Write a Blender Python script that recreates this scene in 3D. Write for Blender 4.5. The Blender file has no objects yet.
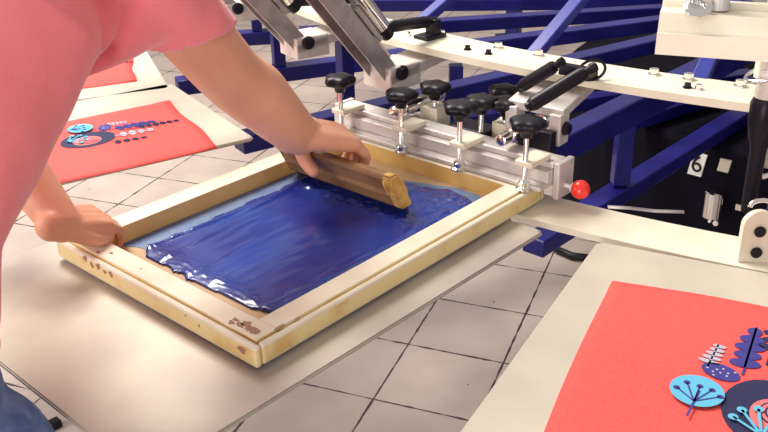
import bpy, bmesh, math, random
from mathutils import Vector, Matrix, noise
random.seed(7)
PI = math.pi
col = bpy.context.scene.collection
SC = bpy.context.scene

# ------------------------------------------------------------ camera, world, lights, exposure
CAMZ = 1.6
FPX = 896.66
RX = Vector((0.99971, -0.01041, -0.02171))
DN = Vector((-0.02408, -0.43234, -0.90139))
FW = Vector((0.0, 0.90165, -0.43246))
cd = bpy.data.cameras.new('camera'); cam = bpy.data.objects.new('camera', cd); col.objects.link(cam)
cd.sensor_width = 36; cd.lens = FPX / 768 * 36; cd.clip_start = 0.02
cam.matrix_world = Matrix(((RX.x, -DN.x, -FW.x, 0), (RX.y, -DN.y, -FW.y, 0), (RX.z, -DN.z, -FW.z, CAMZ), (0, 0, 0, 1)))
SC.camera = cam
SC.view_settings.view_transform = 'Standard'
SC.view_settings.look = 'None'
SC.view_settings.gamma = 1
SC.view_settings.use_curve_mapping = False
SC.view_settings.exposure = 0.40

w = bpy.data.worlds.new('world'); SC.world = w; w.use_nodes = True
bg = w.node_tree.nodes['Background']; bg.inputs[0].default_value = (1.0, 0.93, 0.90, 1); bg.inputs[1].default_value = 0.42

def area(name, loc, target, sx, sy, power, color):
    l = bpy.data.lights.new(name, 'AREA'); l.shape = 'RECTANGLE'; l.size = sx; l.size_y = sy
    l.energy = power; l.color = color
    o = bpy.data.objects.new(name, l); col.objects.link(o); o.location = loc
    o.rotation_euler = (Vector(target) - Vector(loc)).to_track_quat('-Z', 'Y').to_euler()
    return o
area('ceiling_daylight', (-1.5, 3.2, 4.2), (-0.2, 2.2, 0.9), 2.6, 1.6, 235, (1.0, 0.95, 0.86))
area('window_light', (-4.0, 0.3, 2.4), (-0.3, 1.5, 1.0), 1.8, 2.2, 85, (1.0, 0.96, 0.92))
area('torso_fill_light', (-1.3, -1.5, 1.0), (-.45, 1.0, .95), 1.2, 1.6, 34, (1.0, 0.96, 0.92))  # added fill light, brightens the lower torso; no doorway is modelled here

# ------------------------------------------------------------ helpers
def W(px, py, z):
    """world point seen at photo pixel (px, py) lying at height z above the floor"""
    d = RX * (px - 384) + DN * (py - 216) + FW * FPX
    k = (z - CAMZ) / d.z
    return Vector((d.x * k, d.y * k, z))
C = Vector((1.74, 3.42, 0))
def pol(r, a, z, off=0.0):
    """point at radius r from the press centre on the spoke at a degrees, shifted sideways by off"""
    a = math.radians(a)
    return Vector((C.x - r * math.cos(a) - off * math.sin(a), C.y - r * math.sin(a) + off * math.cos(a), z))
def poldir(a): a = math.radians(a); return Vector((-math.cos(a), -math.sin(a), 0))
A0 = math.radians(47.8)
U = Vector((math.cos(A0), math.sin(A0), 0)); V = Vector((-U.y, U.x, 0)); FF = Vector((-.173, .986, 0))
def F(s, t, z): return FF + U * s + V * t + Vector((0, 0, z))   # screen-frame coordinates

def link_mesh(name, bm, mat, parent=None, smooth=False, origin=None):
    me = bpy.data.meshes.new(name)
    bmesh.ops.recalc_face_normals(bm, faces=bm.faces[:])
    if origin is not None:
        bmesh.ops.translate(bm, verts=bm.verts[:], vec=-Vector(origin))
    bm.to_mesh(me); bm.free()
    if isinstance(mat, (list, tuple)):
        for m in mat: me.materials.append(m)
    else: me.materials.append(mat)
    if smooth:
        for p in me.polygons: p.use_smooth = True
    o = bpy.data.objects.new(name, me); col.objects.link(o)
    if origin is not None: o.location = origin
    if parent: 
        o.parent = parent
        o.matrix_parent_inverse = Matrix.Translation(parent_world(parent)).inverted()
    return o
def parent_world(p):
    v = Vector(p.location)
    if p.parent: 
        v = p.matrix_parent_inverse @ v
        q = p.parent
        v = Vector(q.location) + v
    return v
def smooth_by_angle(o, ang=35):
    me = o.data
    for p in me.polygons: p.use_smooth = True
    bm = bmesh.new(); bm.from_mesh(me)
    for e in bm.edges:
        if len(e.link_faces) == 2 and e.calc_face_angle(0) > math.radians(ang): e.smooth = False
    bm.to_mesh(me); bm.free()
    return o
def empty(name, loc, label, cat, group=None):
    o = bpy.data.objects.new(name, None); col.objects.link(o); o.location = loc; o.empty_display_size = .05
    o['label'] = label; o['category'] = cat
    if group: o['group'] = group
    return o
def tag(o, label, cat, group=None, kind=None):
    o['label'] = label; o['category'] = cat
    if group: o['group'] = group
    if kind: o['kind'] = kind
    return o

def add_box(bm, c, x, y, z, bevel=0.0, seg=2):
    """box centred at c with half-extent vectors x, y, z"""
    t = bmesh.new()
    vs = []
    for k in (-1, 1):
        for j in (-1, 1):
            for i in (-1, 1):
                vs.append(t.verts.new(Vector(c) + x * i + y * j + z * k))
    for f in ((0, 1, 3, 2), (4, 6, 7, 5), (0, 4, 5, 1), (2, 3, 7, 6), (0, 2, 6, 4), (1, 5, 7, 3)):
        t.faces.new([vs[i] for i in f])
    if bevel: bmesh.ops.bevel(t, geom=t.edges[:], offset=bevel, segments=seg, profile=.5, affect='EDGES')
    me = bpy.data.meshes.new('t'); t.to_mesh(me); t.free(); bm.from_mesh(me); bpy.data.meshes.remove(me)
def frame_of(d, up=Vector((0, 0, 1))):
    d = d.normalized()
    s = d.cross(up)
    if s.length < 1e-4: s = d.cross(Vector((1, 0, 0)))
    s.normalize(); n = s.cross(d).normalized()
    return d, s, n
def add_beam(bm, p, q, wd, ht, bevel=0.002, up=Vector((0, 0, 1))):
    p = Vector(p); q = Vector(q)
    d, s, n = frame_of(q - p, up)
    add_box(bm, (p + q) / 2, d * ((q - p).length / 2), s * (wd / 2), n * (ht / 2), bevel)
def add_tube(bm, pts, rad, seg=16, ell=None, cap=True, up=Vector((0, 0, 1))):
    """closed tube along pts with radius per point; ell = side/normal scale per point"""
    pts = [Vector(p) for p in pts]
    if not isinstance(rad, (list, tuple)): rad = [rad] * len(pts)
    rings = []
    pn = None
    for i, p in enumerate(pts):
        a = pts[max(i - 1, 0)]; b = pts[min(i + 1, len(pts) - 1)]
        d, s, n = frame_of(b - a, up if pn is None else pn)
        pn = n
        e = ell[i] if ell else (1, 1)
        rings.append([bm.verts.new(p + (s * math.cos(2 * PI * k / seg) * e[0] + n * math.sin(2 * PI * k / seg) * e[1]) * rad[i]) for k in range(seg)])
    for a, b in zip(rings, rings[1:]):
        for k in range(seg):
            bm.faces.new((a[k], a[(k + 1) % seg], b[(k + 1) % seg], b[k]))
    if cap:
        bm.faces.new(rings[0][::-1]); bm.faces.new(rings[-1])
def capsule(pts, rad, n=5):
    """extend a chain with rounded ends (extra points and radii)"""
    pts = [Vector(p) for p in pts]; rad = list(rad)
    a = (pts[0] - pts[1]).normalized(); b = (pts[-1] - pts[-2]).normalized()
    P, R = [], []
    for i in range(n, 0, -1):
        t = i / n * PI / 2 * .97
        P.append(pts[0] + a * rad[0] * math.sin(t)); R.append(rad[0] * math.cos(t))
    P += pts; R += rad
    for i in range(1, n + 1):
        t = i / n * PI / 2 * .97
        P.append(pts[-1] + b * rad[-1] * math.sin(t)); R.append(rad[-1] * math.cos(t))
    return P, R
def add_lathe(bm, base, axis, prof, seg=24):
    """prof = list of (distance along axis, radius)"""
    d, s, n = frame_of(Vector(axis))
    rings = []
    for h, r in prof:
        r = max(r, 1e-4)
        rings.append([bm.verts.new(Vector(base) + d * h + (s * math.cos(2 * PI * k / seg) + n * math.sin(2 * PI * k / seg)) * r) for k in range(seg)])
    for a, b in zip(rings, rings[1:]):
        for k in range(seg): bm.faces.new((a[k], a[(k + 1) % seg], b[(k + 1) % seg], b[k]))
    bm.faces.new(rings[0][::-1]); bm.faces.new(rings[-1])
def add_prism(bm, pts, z0, z1):
    a = [bm.verts.new((p[0], p[1], z0)) for p in pts]; b = [bm.verts.new((p[0], p[1], z1)) for p in pts]
    n = len(pts)
    bm.faces.new(a[::-1]); bm.faces.new(b)
    for i in range(n): bm.faces.new((a[i], a[(i + 1) % n], b[(i + 1) % n], b[i]))
def add_extrude(bm, pts3, vec):
    """prism from a 3-D polygon pushed along vec"""
    a = [bm.verts.new(p) for p in pts3]; b = [bm.verts.new(Vector(p) + vec) for p in pts3]
    n = len(a)
    bm.faces.new(a[::-1]); bm.faces.new(b)
    for i in range(n): bm.faces.new((a[i], a[(i + 1) % n], b[(i + 1) % n], b[i]))

# ------------------------------------------------------------ materials
def mat(name, color, rough=.5, metal=0.0, noise_amt=0.0, noise_scale=20, bump=0.0, bump_scale=60, coat=0.0, color2=None, sheen=0.0, sss=0.0, lo=.42, hi=.6, detail=6):
    m = bpy.data.materials.new(name); m.use_nodes = True
    nt = m.node_tree; b = nt.nodes['Principled BSDF']
    b.inputs['Base Color'].default_value = (*color, 1); b.inputs['Roughness'].default_value = rough
    b.inputs['Metallic'].default_value = metal
    if coat: b.inputs['Coat Weight'].default_value = coat; b.inputs['Coat Roughness'].default_value = .08
    if sheen: b.inputs['Sheen Weight'].default_value = sheen
    if sss:
        b.inputs['Subsurface Weight'].default_value = sss; b.inputs['Subsurface Scale'].default_value = .01
        b.inputs['Subsurface Radius'].default_value = (1, .35, .2)
    tc = nt.nodes.new('ShaderNodeTexCoord')
    if color2 is None and noise_amt:
        color2 = tuple(c * (1 - noise_amt) for c in color)
    if color2 is not None:
        n = nt.nodes.new('ShaderNodeTexNoise'); n.inputs['Scale'].default_value = noise_scale; n.inputs['Detail'].default_value = detail
        nt.links.new(tc.outputs['Object'], n.inputs['Vector'])
        r = nt.nodes.new('ShaderNodeValToRGB'); r.color_ramp.elements[0].position = lo; r.color_ramp.elements[1].position = hi
        r.color_ramp.elements[0].color = (*color, 1); r.color_ramp.elements[1].color = (*color2, 1)
        nt.links.new(n.outputs['Fac'], r.inputs['Fac']); nt.links.new(r.outputs['Color'], b.inputs['Base Color'])
    if bump:
        n2 = nt.nodes.new('ShaderNodeTexNoise'); n2.inputs['Scale'].default_value = bump_scale; n2.inputs['Detail'].default_value = 4
        nt.links.new(tc.outputs['Object'], n2.inputs['Vector'])
        bp = nt.nodes.new('ShaderNodeBump'); bp.inputs['Strength'].default_value = bump; bp.inputs['Distance'].default_value = .01
        nt.links.new(n2.outputs['Fac'], bp.inputs['Height']); nt.links.new(bp.outputs['Normal'], b.inputs['Normal'])
    return m
M = {}
M['blue'] = mat('blue_paint', (.006, .005, .11), .4, coat=.15, color2=(.010, .010, .16), noise_scale=8)
M['strut'] = mat('blue_gloss_paint', (.02, .03, .26), .3, coat=.4)
M['cream'] = mat('cream_paint', (.80, .74, .60), .4, color2=(.72, .65, .52), noise_scale=9)
M['alu'] = mat('aluminium', (.68, .63, .60), .5, .35, color2=(.58, .53, .51), noise_scale=25)
M['alu_dark'] = mat('dull_aluminium', (.42, .38, .38), .42, .6, noise_amt=.2, noise_scale=30)
M['chrome'] = mat('chrome', (.85, .82, .80), .12, 1.0)
M['black'] = mat('black_plastic', (.006, .004, .010), .38)
M['black_metal'] = mat('black_steel', (.007, .005, .012), .35, .2)
for k_ in ('black', 'black_metal', 'blue'): M[k_].node_tree.nodes['Principled BSDF'].inputs['Specular IOR Level'].default_value = .28
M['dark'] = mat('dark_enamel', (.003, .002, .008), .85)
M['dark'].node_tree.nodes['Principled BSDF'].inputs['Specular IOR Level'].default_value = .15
M['platen'] = mat('platen_sheet', (.56, .51, .43), .42, .3, color2=(.39, .33, .31), noise_scale=4, lo=.38, hi=.66, bump=.05, bump_scale=14)
M['platen_board'] = mat('platen_board', (.55, .50, .41), .55, color2=(.45, .40, .34), noise_scale=7, lo=.35, hi=.7)
M['coral'] = mat('coral_cotton', (.88, .095, .085), .9, color2=(.83, .085, .075), noise_scale=140, bump=.25, bump_scale=420)
M['wood_white'] = mat('chipped_white_paint_on_wood', (.80, .72, .58), .5, color2=(.70, .60, .46), noise_scale=10, lo=.40, hi=.68)
M['wood_tan'] = mat('bare_yellow_wood', (.86, .60, .22), .55, color2=(.76, .48, .15), noise_scale=12, lo=.35, hi=.7)
M['wood_outer'] = mat('worn_cream_wood', (.84, .68, .34), .5, color2=(.70, .47, .17), noise_scale=14, lo=.5, hi=.68)
M['chip'] = mat('bare_brown_chip', (.36, .19, .13), .7)
M['tape'] = mat('brown_tape', (.50, .33, .17), .5, color2=(.42, .27, .15), noise_scale=10)
M['film'] = mat('blue_ink_film', (.10, .17, .34), .45, color2=(.14, .22, .36), noise_scale=20)
M['ink'] = mat('wet_blue_ink', (.003, .014, .20), .24, coat=.5, color2=(.008, .045, .32), noise_scale=6, lo=.35, hi=.65, bump=.07, bump_scale=30)
M['squeegee_wood'] = mat('squeegee_wood', (.30, .16, .07), .5, color2=(.19, .09, .045), noise_scale=14, lo=.4, hi=.65)
M['squeegee_end'] = mat('worn_squeegee_end', (.70, .45, .12), .5, color2=(.5, .28, .07), noise_scale=30)
M['rubber'] = mat('blue_stained_rubber', (.02, .02, .10), .4)
M['red'] = mat('red_plastic', (.85, .03, .02), .25, coat=.4)
M['skin'] = mat('skin', (.80, .42, .27), .5, color2=(.74, .34, .21), noise_scale=9, lo=.35, hi=.7, sss=.12, bump=.04, bump_scale=120)
M['nail'] = mat('fingernail', (.75, .42, .34), .3)
M['pink'] = mat('pink_cotton', (.93, .225, .265), .9, color2=(.91, .215, .255), noise_scale=160, sheen=.4, bump=.06, bump_scale=300)
M['jeans'] = mat('blue_denim', (.08, .15, .34), .9, color2=(.18, .27, .48), noise_scale=30, bump=.3, bump_scale=400, lo=.4, hi=.62)
M['hair'] = mat('dark_hair', (.02, .012, .01), .5, bump=.5, bump_scale=90)
M['white'] = mat('white_plastic', (.85, .82, .78), .4)
M['eye'] = mat('eye_white', (.8, .78, .75), .2)
M['print_lightblue'] = mat('light_blue_print', (.10, .42, .62), .8)
M['print_navy'] = mat('navy_print', (.012, .012, .065), .8)
M['print_blue'] = mat('blue_print', (.035, .03, .22), .8)
M['print_pale'] = mat('pale_print', (.42, .40, .50), .8)
M['print_pinkish'] = mat('rose_print', (.75, .16, .16), .8)
M['grout'] = mat('grout', (.05, .03, .03), .9)

# floor tiles
def floor_material():
    m = bpy.data.materials.new('ceramic_floor_tiles'); m.use_nodes = True
    nt = m.node_tree; N = nt.nodes; L = nt.links; b = N['Principled BSDF']
    geo = N.new('ShaderNodeNewGeometry')
    mp = N.new('ShaderNodeMapping'); mp.vector_type = 'POINT'
    mp.inputs['Rotation'].default_value = (0, 0, math.radians(21.78))
    L.new(geo.outputs['Position'], mp.inputs['Vector'])
    sep = N.new('ShaderNodeSeparateXYZ'); L.new(mp.outputs['Vector'], sep.inputs['Vector'])
    wob = N.new('ShaderNodeTexNoise'); wob.inputs['Scale'].default_value = 18; L.new(geo.outputs['Position'], wob.inputs['Vector'])
    def math_(op, a, bb=None, c=None):
        n = N.new('ShaderNodeMath'); n.operation = op
        for i, v in enumerate((a, bb, c)):
            if v is None: continue
            if isinstance(v, (int, float)): n.inputs[i].default_value = v
            else: L.new(v, n.inputs[i])
        return n.outputs[0]
    def line(coord, off, size, wid):
        t = math_('DIVIDE', math_('SUBTRACT', coord, off), size)
        fr = math_('FRACT', t)
        d = math_('MULTIPLY', math_('SUBTRACT', .5, math_('ABSOLUTE', math_('SUBTRACT', fr, .5))), size)
        wn = math_('MULTIPLY', math_('POWER', wob.outputs['Fac'], 1.6), wid * 3.0)
        return math_('LESS_THAN', d, wn), math_('FLOOR', t)
    lx, ix = line(sep.outputs['X'], -.824, .3085, .0030)
    ly, iy = line(sep.outputs['Y'], 1.945, .2995, .0030)
    grout = math_('MAXIMUM', lx, ly)
    comb = N.new('ShaderNodeCombineXYZ'); L.new(ix, comb.inputs[0]); L.new(iy, comb.inputs[1])
    wn = N.new('ShaderNodeTexWhiteNoise'); wn.noise_dimensions = '2D'; L.new(comb.outputs[0], wn.inputs['Vector'])
    ns = N.new('ShaderNodeTexNoise'); ns.inputs['Scale'].default_value = 5; ns.inputs['Detail'].default_value = 8; L.new(geo.outputs['Position'], ns.inputs['Vector'])
    r = N.new('ShaderNodeValToRGB'); r.color_ramp.elements[0].position = .35; r.color_ramp.elements[1].position = .7
    r.color_ramp.elements[0].color = (.52, .435, .39, 1); r.color_ramp.elements[1].color = (.43, .35, .315, 1)
    L.new(ns.outputs['Fac'], r.inputs['Fac'])
    hs = N.new('ShaderNodeHueSaturation'); L.new(r.outputs['Color'], hs.inputs['Color'])
    L.new(math_('ADD', .93, math_('MULTIPLY', wn.outputs['Value'], .12)), hs.inputs['Value'])
    spots = N.new('ShaderNodeTexVoronoi'); spots.inputs['Scale'].default_value = 9; L.new(geo.outputs['Position'], spots.inputs['Vector'])
    sp = math_('LESS_THAN', spots.outputs['Distance'], .035)
    mx = N.new('ShaderNodeMix'); mx.data_type = 'RGBA'; L.new(hs.outputs['Color'], mx.inputs['A']); mx.inputs['B'].default_value = (.05, .025, .03, 1)
    L.new(math_('MAXIMUM', grout, sp), mx.inputs['Factor']); L.new(mx.outputs['Result'], b.inputs['Base Color'])
    b.inputs['Roughness'].default_value = .42
    bp = N.new('ShaderNodeBump'); bp.inputs['Strength'].default_value = .4; bp.inputs['Distance'].default_value = .004
    L.new(math_('SUBTRACT', 1, grout), bp.inputs['Height']); L.new(bp.outputs['Normal'], b.inputs['Normal'])
    return m
M['floor'] = floor_material()

# ------------------------------------------------------------ setting
bm = bmesh.new()
add_prism(bm, [(-9, -3), (11, -3), (11, 16), (-9, 16)], -.1, 0)
o = link_mesh('floor', bm, M['floor']); o['kind'] = 'structure'

def wall(name, pts):
    bm = bmesh.new(); add_prism(bm, pts, 0, 3.8)
    link_mesh(name, bm, M['cream'])['kind'] = 'structure'
wall('wall_back', [(-9, 15.8), (11, 15.8), (11, 16), (-9, 16)])
wall('wall_left', [(-9, -3), (-8.8, -3), (-8.8, 15.8), (-9, 15.8)])
wall('wall_right', [(10.8, -3), (11, -3), (11, 15.8), (10.8, 15.8)])

# ------------------------------------------------------------ the press: rings, spokes, struts, hub
press = empty('screen_printing_press', (C.x, C.y, 0), 'large blue and cream carousel screen printing press of radial beams and rings', 'printing press')
def ring(name, r0, r1, z0, z1, m, parent, seg=192):
    bm = bmesh.new()
    loops = [[bm.verts.new((C.x + r * math.cos(2 * PI * k / seg), C.y + r * math.sin(2 * PI * k / seg), z)) for k in range(seg)] for r, z in ((r0, z0), (r1, z0), (r1, z1), (r0, z1))]
    for i in range(4):
        a, b = loops[i], loops[(i + 1) % 4]
        for k in range(seg): bm.faces.new((a[k], a[(k + 1) % seg], b[(k + 1) % seg], b[k]))
    o = link_mesh(name, bm, m, parent); return smooth_by_angle(o)
lower_ring = ring('lower_ring', 2.368, 2.476, .888, .900, M['cream'], press)
lower_ring['label'] = 'cream painted ring plate at table height'
upper_ring = ring('upper_ring', 2.150, 2.265, 1.085, 1.100, M['cream'], press)
upper_ring['label'] = 'cream painted upper ring plate with bolts'

SP = [-30, -17, -4, 9, 21, 33.3, 47, 62.5, 78, 105, 135, 175, 220, 265, 305]
for a in SP:
    bm = bmesh.new()
    near = 2.50; hh = .070 if a in (47, 62.5) else .045
    add_beam(bm, pol(near, a, .825 - hh / 2 + .022), pol(.35, a, .825 - hh / 2 + .022), .060, hh, .004)
    link_mesh('radial_beam', bm, M['blue'], press)
    if 15 < a < 120:
        bm = bmesh.new()
        add_beam(bm, pol(2.02, a, .575), pol(.35, a, .575), .062, .045, .004)
        link_mesh('lower_beam', bm, M['blue'], press)
        bm = bmesh.new()
        add_beam(bm, pol(1.60, a, .602), pol(1.60, a, .775), .045, .045, .003)
        link_mesh('upright', bm, M['blue'], press)
    if a in (-30, 9, 78, 135, 175, 220, 265):
        bm = bmesh.new()
        rr = 1.3
        add_beam(bm, pol(rr, a, 0), pol(rr, a, .775), .06, .06, .003, up=poldir(a))
        add_box(bm, pol(rr, a, .006), poldir(a) * .06, poldir(a + 90) * .06, Vector((0, 0, .006)), .002)
        link_mesh('leg', bm, M['blue'], press)
# struts that rise from the upper ring to the centre post
for k in range(16):
    a = 48.5 + (k - 3) * 22.5 / 2.45 if k < 8 else 48.5 + 5 * 9.2 + (k - 7) * 30
    bm = bmesh.new()
    add_beam(bm, pol(2.15, a, 1.09), pol(.22, a, 2.00), .030, .022, .003)
    link_mesh('rising_strut', bm, M['strut'], press)
# posts carrying the upper ring
for a in SP:
    if a in (47,): continue
    bm = bmesh.new(); add_beam(bm, pol(2.19, a, .847), pol(2.19, a, 1.085), .035, .035, .002, up=poldir(a))
    link_mesh('ring_post', bm, M['blue'], press)
# hub
bm = bmesh.new()
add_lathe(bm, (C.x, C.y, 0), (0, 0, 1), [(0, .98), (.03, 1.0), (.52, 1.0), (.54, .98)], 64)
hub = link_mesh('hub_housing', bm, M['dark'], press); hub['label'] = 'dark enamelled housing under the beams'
bm = bmesh.new(); add_lathe(bm, (C.x, C.y, .54), (0, 0, 1), [(0, .20), (1.42, .20), (1.44, .27), (1.50, .27), (1.51, .12)], 32)
link_mesh('centre_post', bm, M['blue'], press, True)
# ring bolts
def bolt(p, r, h, m, parent, name='bolt'):
    bm = bmesh.new(); add_lathe(bm, p, (0, 0, 1), [(0, r * 1.5), (h * .2, r * 1.5), (h * .21, r), (h, r), (h * 1.05, r * .7)], 6)
    return link_mesh(name, bm, m, parent)
for a in (30, 34.5, 39.5, 42.4, 46.6, 49.2, 55.6, 57.3, 59.7, 62, 67):
    bolt(pol(2.172, a, 1.1), .0085, .012, M['chrome'], upper_ring)
for a in (31.5, 36, 41, 45.5, 46.9, 52.5, 57.6, 58.1, 65):
    bolt(pol(2.222, a, 1.1), .006, .009, M['black_metal'] if a in (45.5, 46.9, 57.6) else M['chrome'], upper_ring)

# ------------------------------------------------------------ platens (pallets)
def slab(poly, z0, z1, name, m, parent, bev=.002, rad=.006):
    bm = bmesh.new(); add_prism(bm, poly, z0, z1)
    bmesh.ops.bevel(bm, geom=[e for e in bm.edges if abs(e.verts[0].co.z - e.verts[1].co.z) > .001], offset=rad, segments=4, affect='EDGES')
    bmesh.ops.bevel(bm, geom=[e for e in bm.edges if abs(e.verts[0].co.z - e.verts[1].co.z) < 1e-5], offset=bev, segments=2, affect='EDGES')
    return smooth_by_angle(link_mesh(name, bm, m, parent))
def platen(a, o0, o1, r0, r1, label, m, skew=0.0, rin=None):
    mid = pol((r0 + r1) / 2, a, .876)
    t = empty('platen', mid, label, 'platen', 'flat printing platens around the press')
    P = [pol(r0, a, 0, o0), pol(r1, a, 0, o0), pol(r1, a, 0, o1 + skew), pol(rin or r0, a, 0, o1)]
    slab(P, .892, .900, 'board', m, t)
    bm = bmesh.new()
    for s in (-.09, .09):
        c = (o0 + o1) / 2
        add_beam(bm, pol(r0 + .06, a, .876, c + s), pol(r1 - .12, a, .876, c + s), .04, .030)
    link_mesh('support_rail', bm, M['alu_dark'], t)
    return t
pl_c = platen(47.0, -.318, .312, 2.488, 3.30, 'bare scuffed metal platen under the wooden screen frame', M['platen'])
pl_r = platen(63.3, -.315, .300, 2.478, 3.30, 'pale platen with coral shirt at the lower right', M['platen_board'], .040)
pl_l = platen(32.4, -.215, .290, 2.535, 3.30, 'cream platen with coral shirt just left of the screen frame', M['platen_board'])
pl_l2 = platen(21.1, -.25, .22, 2.555, 3.25, 'farther cream platen behind the sleeve, with coral shirt', M['platen_board'])
platen(9.0, -.25, .22, 2.555, 3.25, 'far bare cream platen past the sleeve at the top left', M['platen_board'])

# stop bracket with two holes on the right platen
bm = bmesh.new()
d = poldir(63.3); sd = poldir(153.3)
b0 = W(754, 262, .90)
def bracket_plate():
    t = bmesh.new()
    n = 20
    prof = [(-.026, 0), (.026, 0), (.026, .062)] + [(.026 * math.cos(PI * k / n), .062 + .026 * math.sin(PI * k / n)) for k in range(1, n)] + [(-.026, .062)]
    add_extrude(t, [b0 + RX * x + Vector((0, 0, z)) for x, z in prof], Vector((0, .012, 0)))
    return t
stop = link_mesh('stop_bracket', bracket_plate(), M['cream'], pl_r); stop['label'] = 'cream round-topped bracket with black bolts'
for z in (.018, .055):
    bm = bmesh.new(); add_lathe(bm, b0 + Vector((0, -.0005, z)), (0, -1, 0), [(0, .009), (.004, .009), (.005, .006)], 16)
    link_mesh('bolt', bm, M['black'], stop)
bm = bmesh.new(); add_tube(bm, [b0 + Vector((0.0, .004, .095)) + (RX * math.cos(k * PI / 8) + Vector((0, .2, .5)) * math.sin(k * PI / 8)) * .02 for k in range(0, 9)], .004, 10)
link_mesh('handle_loop', bm, M['chrome'], stop, True)

# ------------------------------------------------------------ coral shirts with prints
def lp(a, r, off, z): return pol(r, a, z, off)      # r outward, off sideways (positive = left when facing the centre)... 
def shirt(a, corners, label, full=True, seed=1):
    """corners in (radius, sideways) order: inner-left, inner-right, outer-right, outer-left"""
    bm = bmesh.new()
    rnd = random.Random(seed)
    n = 26
    grid = []
    for i in range(n + 1):
        row = []
        for j in range(n + 1):
            u_, v_ = i / n, j / n
            (r0, q0), (r1, q1), (r2, q2), (r3, q3) = corners
            r = (1 - v_) * ((1 - u_) * r0 + u_ * r1) + v_ * ((1 - u_) * r3 + u_ * r2)
            q = (1 - v_) * ((1 - u_) * q0 + u_ * q1) + v_ * ((1 - u_) * q3 + u_ * q2)
            q += .010 * math.sin(v_ * PI) * (1 if u_ < .5 else -1) * abs(2 * u_ - 1)
            r += .004 * math.sin(u_ * 9 + seed)
            p = lp(a, r, q, 0)
            e = min(u_, 1 - u_, v_, 1 - v_)
            z = .9015 + .0035 * min(1, e * 12) + .0007 * noise.noise(Vector((p.x * 30, p.y * 30, seed)))
            if v_ < .06: z += .002
            p.z = z
            row.append(bm.verts.new(p))
        grid.append(row)
    for i in range(n):
        for j in range(n):
            bm.faces.new((grid[i][j], grid[i + 1][j], grid[i + 1][j + 1], grid[i][j + 1]))
    # skirt to the platen so the cloth has thickness
    edge = [grid[i][0] for i in range(n)] + [grid[n][j] for j in range(n)] + [grid[i][n] for i in range(n, 0, -1)] + [grid[0][j] for j in range(n, 0, -1)]
    low = [bm.verts.new((v.co.x, v.co.y, .9003)) for v in edge]
    for i in range(len(edge)):
        k = (i + 1) % len(edge); bm.faces.new((edge[i], edge[k], low[k], low[i]))
    o = link_mesh('t_shirt', bm, M['coral'], None, True)
    tag(o, label, 'shirt', 'coral shirts laid on the platens')
    return o
def ell_pts(r, q, hr, hq, a, rot=0, n=28):
    out = []
    for k in range(n):
        t = 2 * PI * k / n; x, y = hr * math.cos(t), hq * math.sin(t)
        c, s = math.cos(rot), math.sin(rot)
        out.append((r + x * c - y * s, q + x * s + y * c))
    return out
ZP = .9062
class Print:
    def __init__(self, a): self.a = a; self.l = {}; self.layer = {}
    def poly(self, m, pts, layer=0):
        bm = self.l.setdefault(m, bmesh.new())
        z = ZP + layer * .0004
        add_prism(bm, [lp(self.a, r, q, 0) for r, q in pts], z - .0003, z)
    def ell(self, m, r, q, hr, hq, rot=0, layer=0): self.poly(m, ell_pts(r, q, hr, hq, self.a, rot), layer)
    def line(self, m, p, q, wd, layer=1):
        d = Vector((q[0] - p[0], q[1] - p[1])); n = Vector((-d.y, d.x)).normalized() * wd / 2
        self.poly(m, [(p[0] + n.x, p[1] + n.y), (q[0] + n.x, q[1] + n.y), (q[0] - n.x, q[1] - n.y), (p[0] - n.x, p[1] - n.y)], layer)
    def done(self, parent):
        names = {'print_lightblue': 'light_blue_print', 'print_navy': 'navy_print', 'print_blue': 'blue_print', 'print_pale': 'pale_print', 'print_pinkish': 'rose_print'}
        for m, bm in self.l.items(): link_mesh(names[m], bm, M[m], parent)
        self.l = {}
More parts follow.
